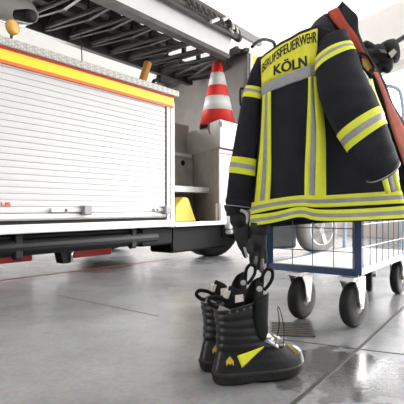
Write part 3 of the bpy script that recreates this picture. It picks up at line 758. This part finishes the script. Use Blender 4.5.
# buckle clipped at the chest
pts=[(356,58),(359,53),(366,55),(371,61),(374,68),(371,73),(366,72)]
b=MB(); b.tube([P(x,y,2.10) for x,y in [tuple(p) for p in crom([(x,y,0) for x,y in pts],3)] ] if False else [P(v.x,v.y,2.10) for v in crom([(x,y,0) for x,y in pts],3)],.007,8); bk_=jp(b,'buckle',M_black)
b=MB(); b.prism([P(x,y,2.11) for x,y in ((362,58),(368,60),(372,67),(368,71),(363,66))],Vector((0,.012,0))); jp(b,'buckle_plate',M_brass,bk_)

# ------------------------------------------------------------------ gloves
def glove(name,label,cat,wrist,palm,tips,thumb,rp,rf,rt,Y,group=None,cuffpts=None):
    """wrist, palm: screen points; tips: list of (root, knuckle, tip)"""
    root=empty(name,label,cat,P(*palm,Y),0,group)
    b=MB()
    w,p=P(*wrist,Y),P(*palm,Y)
    b.tube([w,w.lerp(p,.4),w.lerp(p,.8),p,p+(p-w).normalized()*rp*.5],[rp*.95,rp*.85,rp,rp*1.0,rp*.7],14)
    for j,ch in enumerate(tips+[thumb]):
        pts=[P(x,y,Y+dy) for x,y,dy in ch]
        b.tube(crom(pts,4),[rf*(1.1 if j<4 else 1.2)]*(len(crom(pts,4))-2)+[rf*.9,rf*.4],10)
    g=b.build('glove_hand',M_glove,root,smooth=True,world=True,remesh=.004)
    b=MB(); d=(p-w).normalized(); b.tube([w-d*.035,w-d*.01,w+d*.02],[rp*1.12,rp*1.15,rp*1.02],16); b.build('glove_cuff',M_glove,root,smooth=True,world=True)
    return root
gA=glove('work_glove','black work glove hanging under the left sleeve cuff, nearest the truck','glove',(235,209),(239,222),
   [[(236,226,0),(238,238,0),(243,252,0)],[(240,228,-.01),(242,242,-.01),(245.5,258,0)],[(243,228,-.02),(245,240,-.02),(247.5,254,-.01)],[(245,226,-.03),(248,236,-.03),(250,246,-.02)]],
   [(241,215,-.03),(247,222,-.04),(248,232,-.04)],.045,.0145,.014,2.42,'gloves hanging below the jacket')
b=MB(); b.tube(crom([P(240.5,210,2.365),P(245,212,2.36),P(247.5,217,2.36),P(247,224,2.362)],4),[.008]*12+[.004],8); b.build('reflective_piping',M_steel,gA,smooth=True,world=True)
b=MB(); b.tube([P(244.5,247,2.395),P(246,252,2.395),P(247,257.5,2.40)],[.007,.009,.005],8); b.build('finger_patch',M_steel,gA,smooth=True,world=True)
gB=glove('work_glove','black work glove with grey fingertips hanging beside the blue trolley post','glove',(259,230),(257.5,245),
   [[(252.5,248,0),(252,258,0),(253,267,0)],[(256,249,-.01),(256,260,-.01),(256.5,270,0)],[(260,249,-.01),(261,262,-.01),(261.5,273,-.01)],[(263,247,0),(264.5,256,0),(265,264,0)]],
   [(252,240,-.03),(250,247,-.05),(250.5,255,-.05)],.045,.0145,.014,2.36,'gloves hanging below the jacket')
for x,y0,y1 in ((255.5,256,266),(261.8,258.5,271)):
    b=MB(); b.tube([P(x+.8,y0,2.335),P(x+.3,(y0+y1)/2,2.332),P(x-.5,y1,2.337)],[.006,.010,.006],8); b.build('finger_patch',M_fingert,gB,smooth=True,world=True)
# gloves clipped beside the collar
gC=glove('work_glove','black padded glove with grey tabs clipped on a strap beside the collar','glove',(388,52.5),(378,55),
   [[(374,50,0),(368,46,0),(362,44,0)],[(374,54,-.01),(368,54,-.01),(362,53,0)],[(376,60,-.01),(371,62,-.01),(366,63,0)],[(380,64,0),(379,69,0),(375,73,0)]],
   [(388,60,-.02),(388,67,-.02),(383,71,-.02)],.056,.022,.02,2.44)
b=MB(); b.prism([P(x,y,2.375) for x,y in ((388.5,53),(394,48.5),(397,52),(392,58))],Vector((0,.006,0))); b.build('reflective_tab',M_tagw,gC,world=True)
b=MB(); b.prism([P(x,y,2.38) for x,y in ((379,48.5),(386,50.5),(387,53.5),(381,52))],Vector((0,.006,0))); b.build('reflective_tab',M_fingert,gC,world=True)
b=MB(); b.tube([P(388,48,2.44),P(394,43.5,2.45),P(404,37,2.48),P(416,29,2.5)],.012,8); b.build('strap',M_glove,gC,world=True)

# ------------------------------------------------------------------ boots
def outline(z):
    xh=crv([(0,.012),(.02,.004),(.045,.002),(.08,.010),(.12,.020),(.18,.022),(.24,.014),(.30,.006)],z)
    xt=crv([(0,.325),(.02,.340),(.06,.345),(.085,.339),(.102,.326),(.114,.306),(.124,.278),(.134,.246),(.147,.221),(.168,.203),(.2,.194),(.30,.198)],z)
    w=crv([(0,.047),(.02,.052),(.045,.054),(.07,.053),(.09,.050),(.11,.047),(.14,.049),(.20,.054),(.30,.060)],z)
    return xh,xt,w
def crv(tab,z):
    if z<=tab[0][0]: return tab[0][1]
    for (a,va),(c,vc) in zip(tab[:-1],tab[1:]):
        if z<=c:
            f=(z-a)/(c-a); f=f*f*(3-2*f)*.4+f*.6; return va+(vc-va)*f
    return tab[-1][1]
def bring(z,off=0.0,n=48,roll=True):
    xh,xt,w=outline(z); c=(xh+xt)/2; a=(xt-xh)/2+off; out=[]
    foot=max(0,min(1,(.14-z)/.06))
    for k in range(n):
        q_=2*math.pi*k/n; cx,sy_=math.cos(q_),math.sin(q_)
        e=.80
        x=math.copysign(abs(cx)**e,cx); y=math.copysign(abs(sy_)**e,sy_)
        ww=w*(1-.14*foot*math.exp(-((x+.25)/.3)**2)) + off
        r=0
        if roll and z>.115: r=.0045*abs(math.sin((z-.115)/.0265*math.pi))*(1 if x<.75 else .3)
        X=c+x*(a+r); Y=y*(ww+r)
        out.append((X,Y,z))
    return out
bootroot=empty('fire_boot','black leather fire boot nearest the camera, yellow wedge on its side','boot',(0,0,0),0,None)
def make_boot(root):
    b=MB(); zs=[.036+.004*i for i in range(20)]+[.116+.0033*i for i in range(45)]
    ztop=zs[-1]
    rings=[bring(z) for z in zs]
    # slanted collar: higher at the front
    def slant(r,z):
        f=max(0,min(1,(z-.2)/.09)); return [(x,y,z_+f*(x-.05)*.34) for x,y,z_ in r]
    rings=[slant(r,z) for r,z in zip(rings,zs)]
    t_=rings[-1]; c=sum((Vector(p) for p in t_),Vector())/len(t_)
    inner=[[tuple(Vector(p).lerp(c,.08)+Vector((0,0,.002))) for p in t_],[tuple(Vector(p).lerp(c,.12)-Vector((0,0,.02))) for p in t_],[tuple(Vector(p).lerp(c,.2)-Vector((0,0,.12))) for p in t_]]
    b.loft(rings+inner,True,True); up_=b.build('boot_upper',M_leather,root,True)
    # sole with heel block
    b=MB(); S0=[bring(z,o,48,False) for z,o in ((0,-.004),(.004,.001),(.014,.003),(.024,.001),(.030,.004),(.040,.004),(.044,.0))]
    S0=[[(x,y,(z if not (.115<x<.16) or z>.012 else max(z,.010*math.sin((x-.115)/.045*math.pi)))) for x,y,z in r] for r in S0]
    # toe spring
    S0=[[(x,y,z+max(0,(x-.24))**2*.9) for x,y,z in r] for r in S0]
    b.loft(S0,True,True); b.build('sole',M_sole,root,True)
    # shaft tab (black patch over the laces) and tongue
    def side(x,z,off):   # point on the near side (-y) of the boot at given x
        xh,xt,w=outline(z); c=(xh+xt)/2; a=(xt-xh)/2; s=max(-1,min(1,(x-c)/a)); q_=math.acos(math.copysign(abs(s)**(1/.8),s))
        y=abs(math.sin(q_))**.8*w
        return (x,-y-off,z+ (max(0,min(1,(z-.2)/.09))*(x-.05)*.34))
    b=MB(); rows=[]
    for k in range(11):
        f=k/10; z=.150+.120*f; xa=.130-.004*f+(.03*(1-f)**3); xb=.198-.03*(1-f)**4
        rows.append([side(xa+(min(xb,outline(z)[1]-.006)-xa)*j/6,z,.006) for j in range(7)])
    b.grid(rows); b.build('lace_cover',M_liner,root,True,solid=.005,offset=1)
    b=MB(); rows=[]
    for k in range(11):
        f=k/10; z=.24+.125*f; hw=.044*(1-.2*f)*(1 if f<.75 else 1-(f-.75)*2.0); x=.188+.010*f
        rows.append([(x-.060*(abs(j)/3)**1.5*(1-.25*f),hw*j/3,z-.02*(abs(j)/3)**2*f) for j in range(-3,4)])
    b.grid(rows); tg=b.build('tongue',M_liner,root,True,solid=.010,sub=1)
    b=MB(); b.lathe((.160,-.036,.322),(-.45,-.9,.15),[(0,.010),(.005,.010),(.006,.0)],14); b.build('tongue_emblem',mat('emblem_grey',(.4,.4,.4),.5),tg)
    b=MB(); b.tube(crom([(.180,-.012,.340),(.184,-.013,.368),(.200,-.014,.386),(.218,-.014,.378),(.218,-.014,.352),(.204,-.012,.328),(.188,-.010,.312)],5),.0066,8); b.build('pull_loop',M_liner,root,True)
    b=MB(); rows=[]
    for k in range(11):
        f=k/10; z=.235+.100*f; hw=.048*(1-.15*f)*(1 if f<.7 else 1-(f-.7)*1.9); x=.030+.030*f
        rows.append([(x+.058*(abs(j)/3)**1.5*(1-.25*f),hw*j/3,z-.018*(abs(j)/3)**2*f) for j in range(-3,4)])
    b.grid(rows); bf=b.build('heel_flap',M_liner,root,True,solid=.010,sub=1)
    b=MB(); b.prism([(.056,-.012,.290),(.056,.017,.290),(.064,.015,.316),(.064,-.012,.316)],(-.012,0,0)); b.build('size_tag',M_tagw,bf)
    b=MB(); b.prism([(.066,-.046,.282),(.094,-.050,.287),(.094,-.046,.309),(.068,-.042,.306)],(0,-.004,0)); b.build('size_tag',M_tagw,bf)
    b=MB(); b.prism([side(.012,.262,.006),side(.048,.258,.005),side(.040,.267,.006),side(.016,.286,.006)],(0,-.003,0)); b.build('reflective_wedge',mat('wedge_grey',(.45,.44,.42),.5),root)
    b=MB(); b.tube(crom([(.018,-.020,.262),(-.004,-.020,.272),(-.018,-.020,.288),(-.006,-.020,.300),(.022,-.020,.296),(.045,-.018,.284)],5),.0068,8); b.build('pull_loop',M_liner,root,True)
    # yellow wedge on the side and flame mark, toe stitching, metal lace plate
    b=MB(); n_=10; rows=[]
    for k in range(n_+1):
        f=k/n_; zc0=.064+.062*f; zc1=.103+.026*f
        rows.append([side(.088-.014*j/4+(.080+.014*j/4)*f,zc0+(zc1-zc0)*j/4,.0035) for j in range(5)])
    b.grid(rows); o=b.build('side_wedge',M_bootyel,root,True,solid=.003,offset=1)
    b=MB()
    ex=.050
    b.add([side(ex+x,z,.004) for x,z in ((-.012,.070),(-.013,.086),(0,.102),(.012,.086),(.011,.070),(.005,.080),(0,.073),(-.005,.080))],[(0,1,7),(1,2,7),(7,2,6),(6,2,5),(5,2,3),(5,3,4)])
    b.build('flame_emblem',M_gold,root)
    b=MB()
    for dx in (0,.010,.017):
        pts=[]
        for k in range(9):
            z=.086+.036*k/8
            q_=side(.312-dx-.034*(k/8)**1.5,z,.003); pts.append(q_)
        b.tube(pts,.0014,5)
    b.build('toe_stitching',M_gold,root)
    b=MB(); b.loft([[side(.165+.045*f-.004,.150-.026*f,.004),side(.165+.045*f+.012,.158-.028*f,.004),side(.165+.045*f+.008,.146-.026*f,.012)] for f in (.2,.5,.8,1.1)],True,True); b.build('lace_plate',mat('lace_plate_grey',(.33,.34,.36),.45),root,True)
    b=MB(); b.tube(crom([(.212,-.05,.13),(.225,-.055,.20),(.222,-.05,.255),(.232,-.045,.25),(.245,-.05,.19),(.240,-.055,.125),(.225,-.05,.118)],6),.0018,6); b.build('lace_loop',M_black,root,True)
    for k in range(6):
        b=MB(); p=side(.045+.024*k,.252,.003); b.lathe(p,(0,-1,0),[(0,.0045),(.003,.0045),(.0035,.002)],10); b.build('eyelet',M_mid,root)
make_boot(bootroot)
hb0=G(212,384); bootroot.location=hb0; bootroot.rotation_euler=(0,0,math.radians(17))
far=bootroot.copy(); COL.objects.link(far)
far['label']='black leather fire boot standing behind, mostly hidden by the nearer boot'
for ch in list(bootroot.children):
    c=ch.copy(); COL.objects.link(c); c.parent=far
    for g in ch.children:
        d=g.copy(); COL.objects.link(d); d.parent=c
bootroot['group']='pair of fire boots'; far['group']='pair of fire boots'
hb1=G(199.3,371); far.location=hb1; far.rotation_euler=(0,0,math.radians(19))

# ------------------------------------------------------------------ floor drain
dc=G(291,329.5); dang=math.radians(-8)
dr=empty('floor_drain','slotted metal floor drain between the boots and the trolley','drain',dc,dang)
b=MB(); W2,L2=.105,.13
b.box((-W2,-L2,0),(W2,-L2+.012,.006)); b.box((-W2,L2-.012,0),(W2,L2,.006)); b.box((-W2,-L2,0),(-W2+.012,L2,.006)); b.box((W2-.012,-L2,0),(W2,L2,.006)); b.build('drain_frame',M_mid,dr)
b=MB()
for k in range(7):
    y=-L2+.012+(2*L2-.024)*(k+.25)/7; b.box((-W2+.012,y,.001),(W2-.012,y+.013,.006))
b.build('grate',mat('grate_metal',(.13,.115,.10),.5,.1,var=.3,vscale=30),dr)
b=MB(); b.box((-W2+.008,-L2+.008,.0),(W2-.008,L2-.008,.0012)); b.build('drain_well',M_joint,dr)

# ------------------------------------------------------------------ light
w=bpy.data.worlds.new('w'); scene.world=w; w.use_nodes=True
bg=w.node_tree.nodes['Background']; bg.inputs['Color'].default_value=(1,.99,.985,1); bg.inputs['Strength'].default_value=4.5
def area(name,loc,target,size,power,col=(1,1,1)):
    l=bpy.data.lights.new(name,'AREA'); l.energy=power; l.size=size; l.color=col
    o=bpy.data.objects.new(name,l); COL.objects.link(o); o.location=loc
    o.rotation_euler=(Vector(target)-Vector(loc)).to_track_quat('-Z','Y').to_euler(); return o
sun=bpy.data.lights.new('sun','SUN'); sun.energy=7; sun.angle=math.radians(24); sun.color=(1,.985,.97)
so=bpy.data.objects.new('sun',sun); COL.objects.link(so); so.rotation_euler=Vector((-.86,-.51,-.43)).to_track_quat('-Z','Y').to_euler()
p=tw(2.2,2.9,2.2); q_=tw(1.7,1.5,0); area('rear_fill',tuple(p),tuple(q_),1.0,120)  # added fill that brightens the floor under and behind the truck

# ------------------------------------------------------------------ camera
cam=bpy.data.cameras.new('cam'); co=bpy.data.objects.new('cam',cam); COL.objects.link(co)
co.location=(0,0,CH); co.rotation_euler=(math.pi/2,0,0)
cam.sensor_width=36; cam.lens=36*F/404; cam.shift_y=(HY-202)/404; cam.clip_start=.05
scene.camera=co
scene.view_settings.view_transform='Standard'
scene.view_settings.look='None'
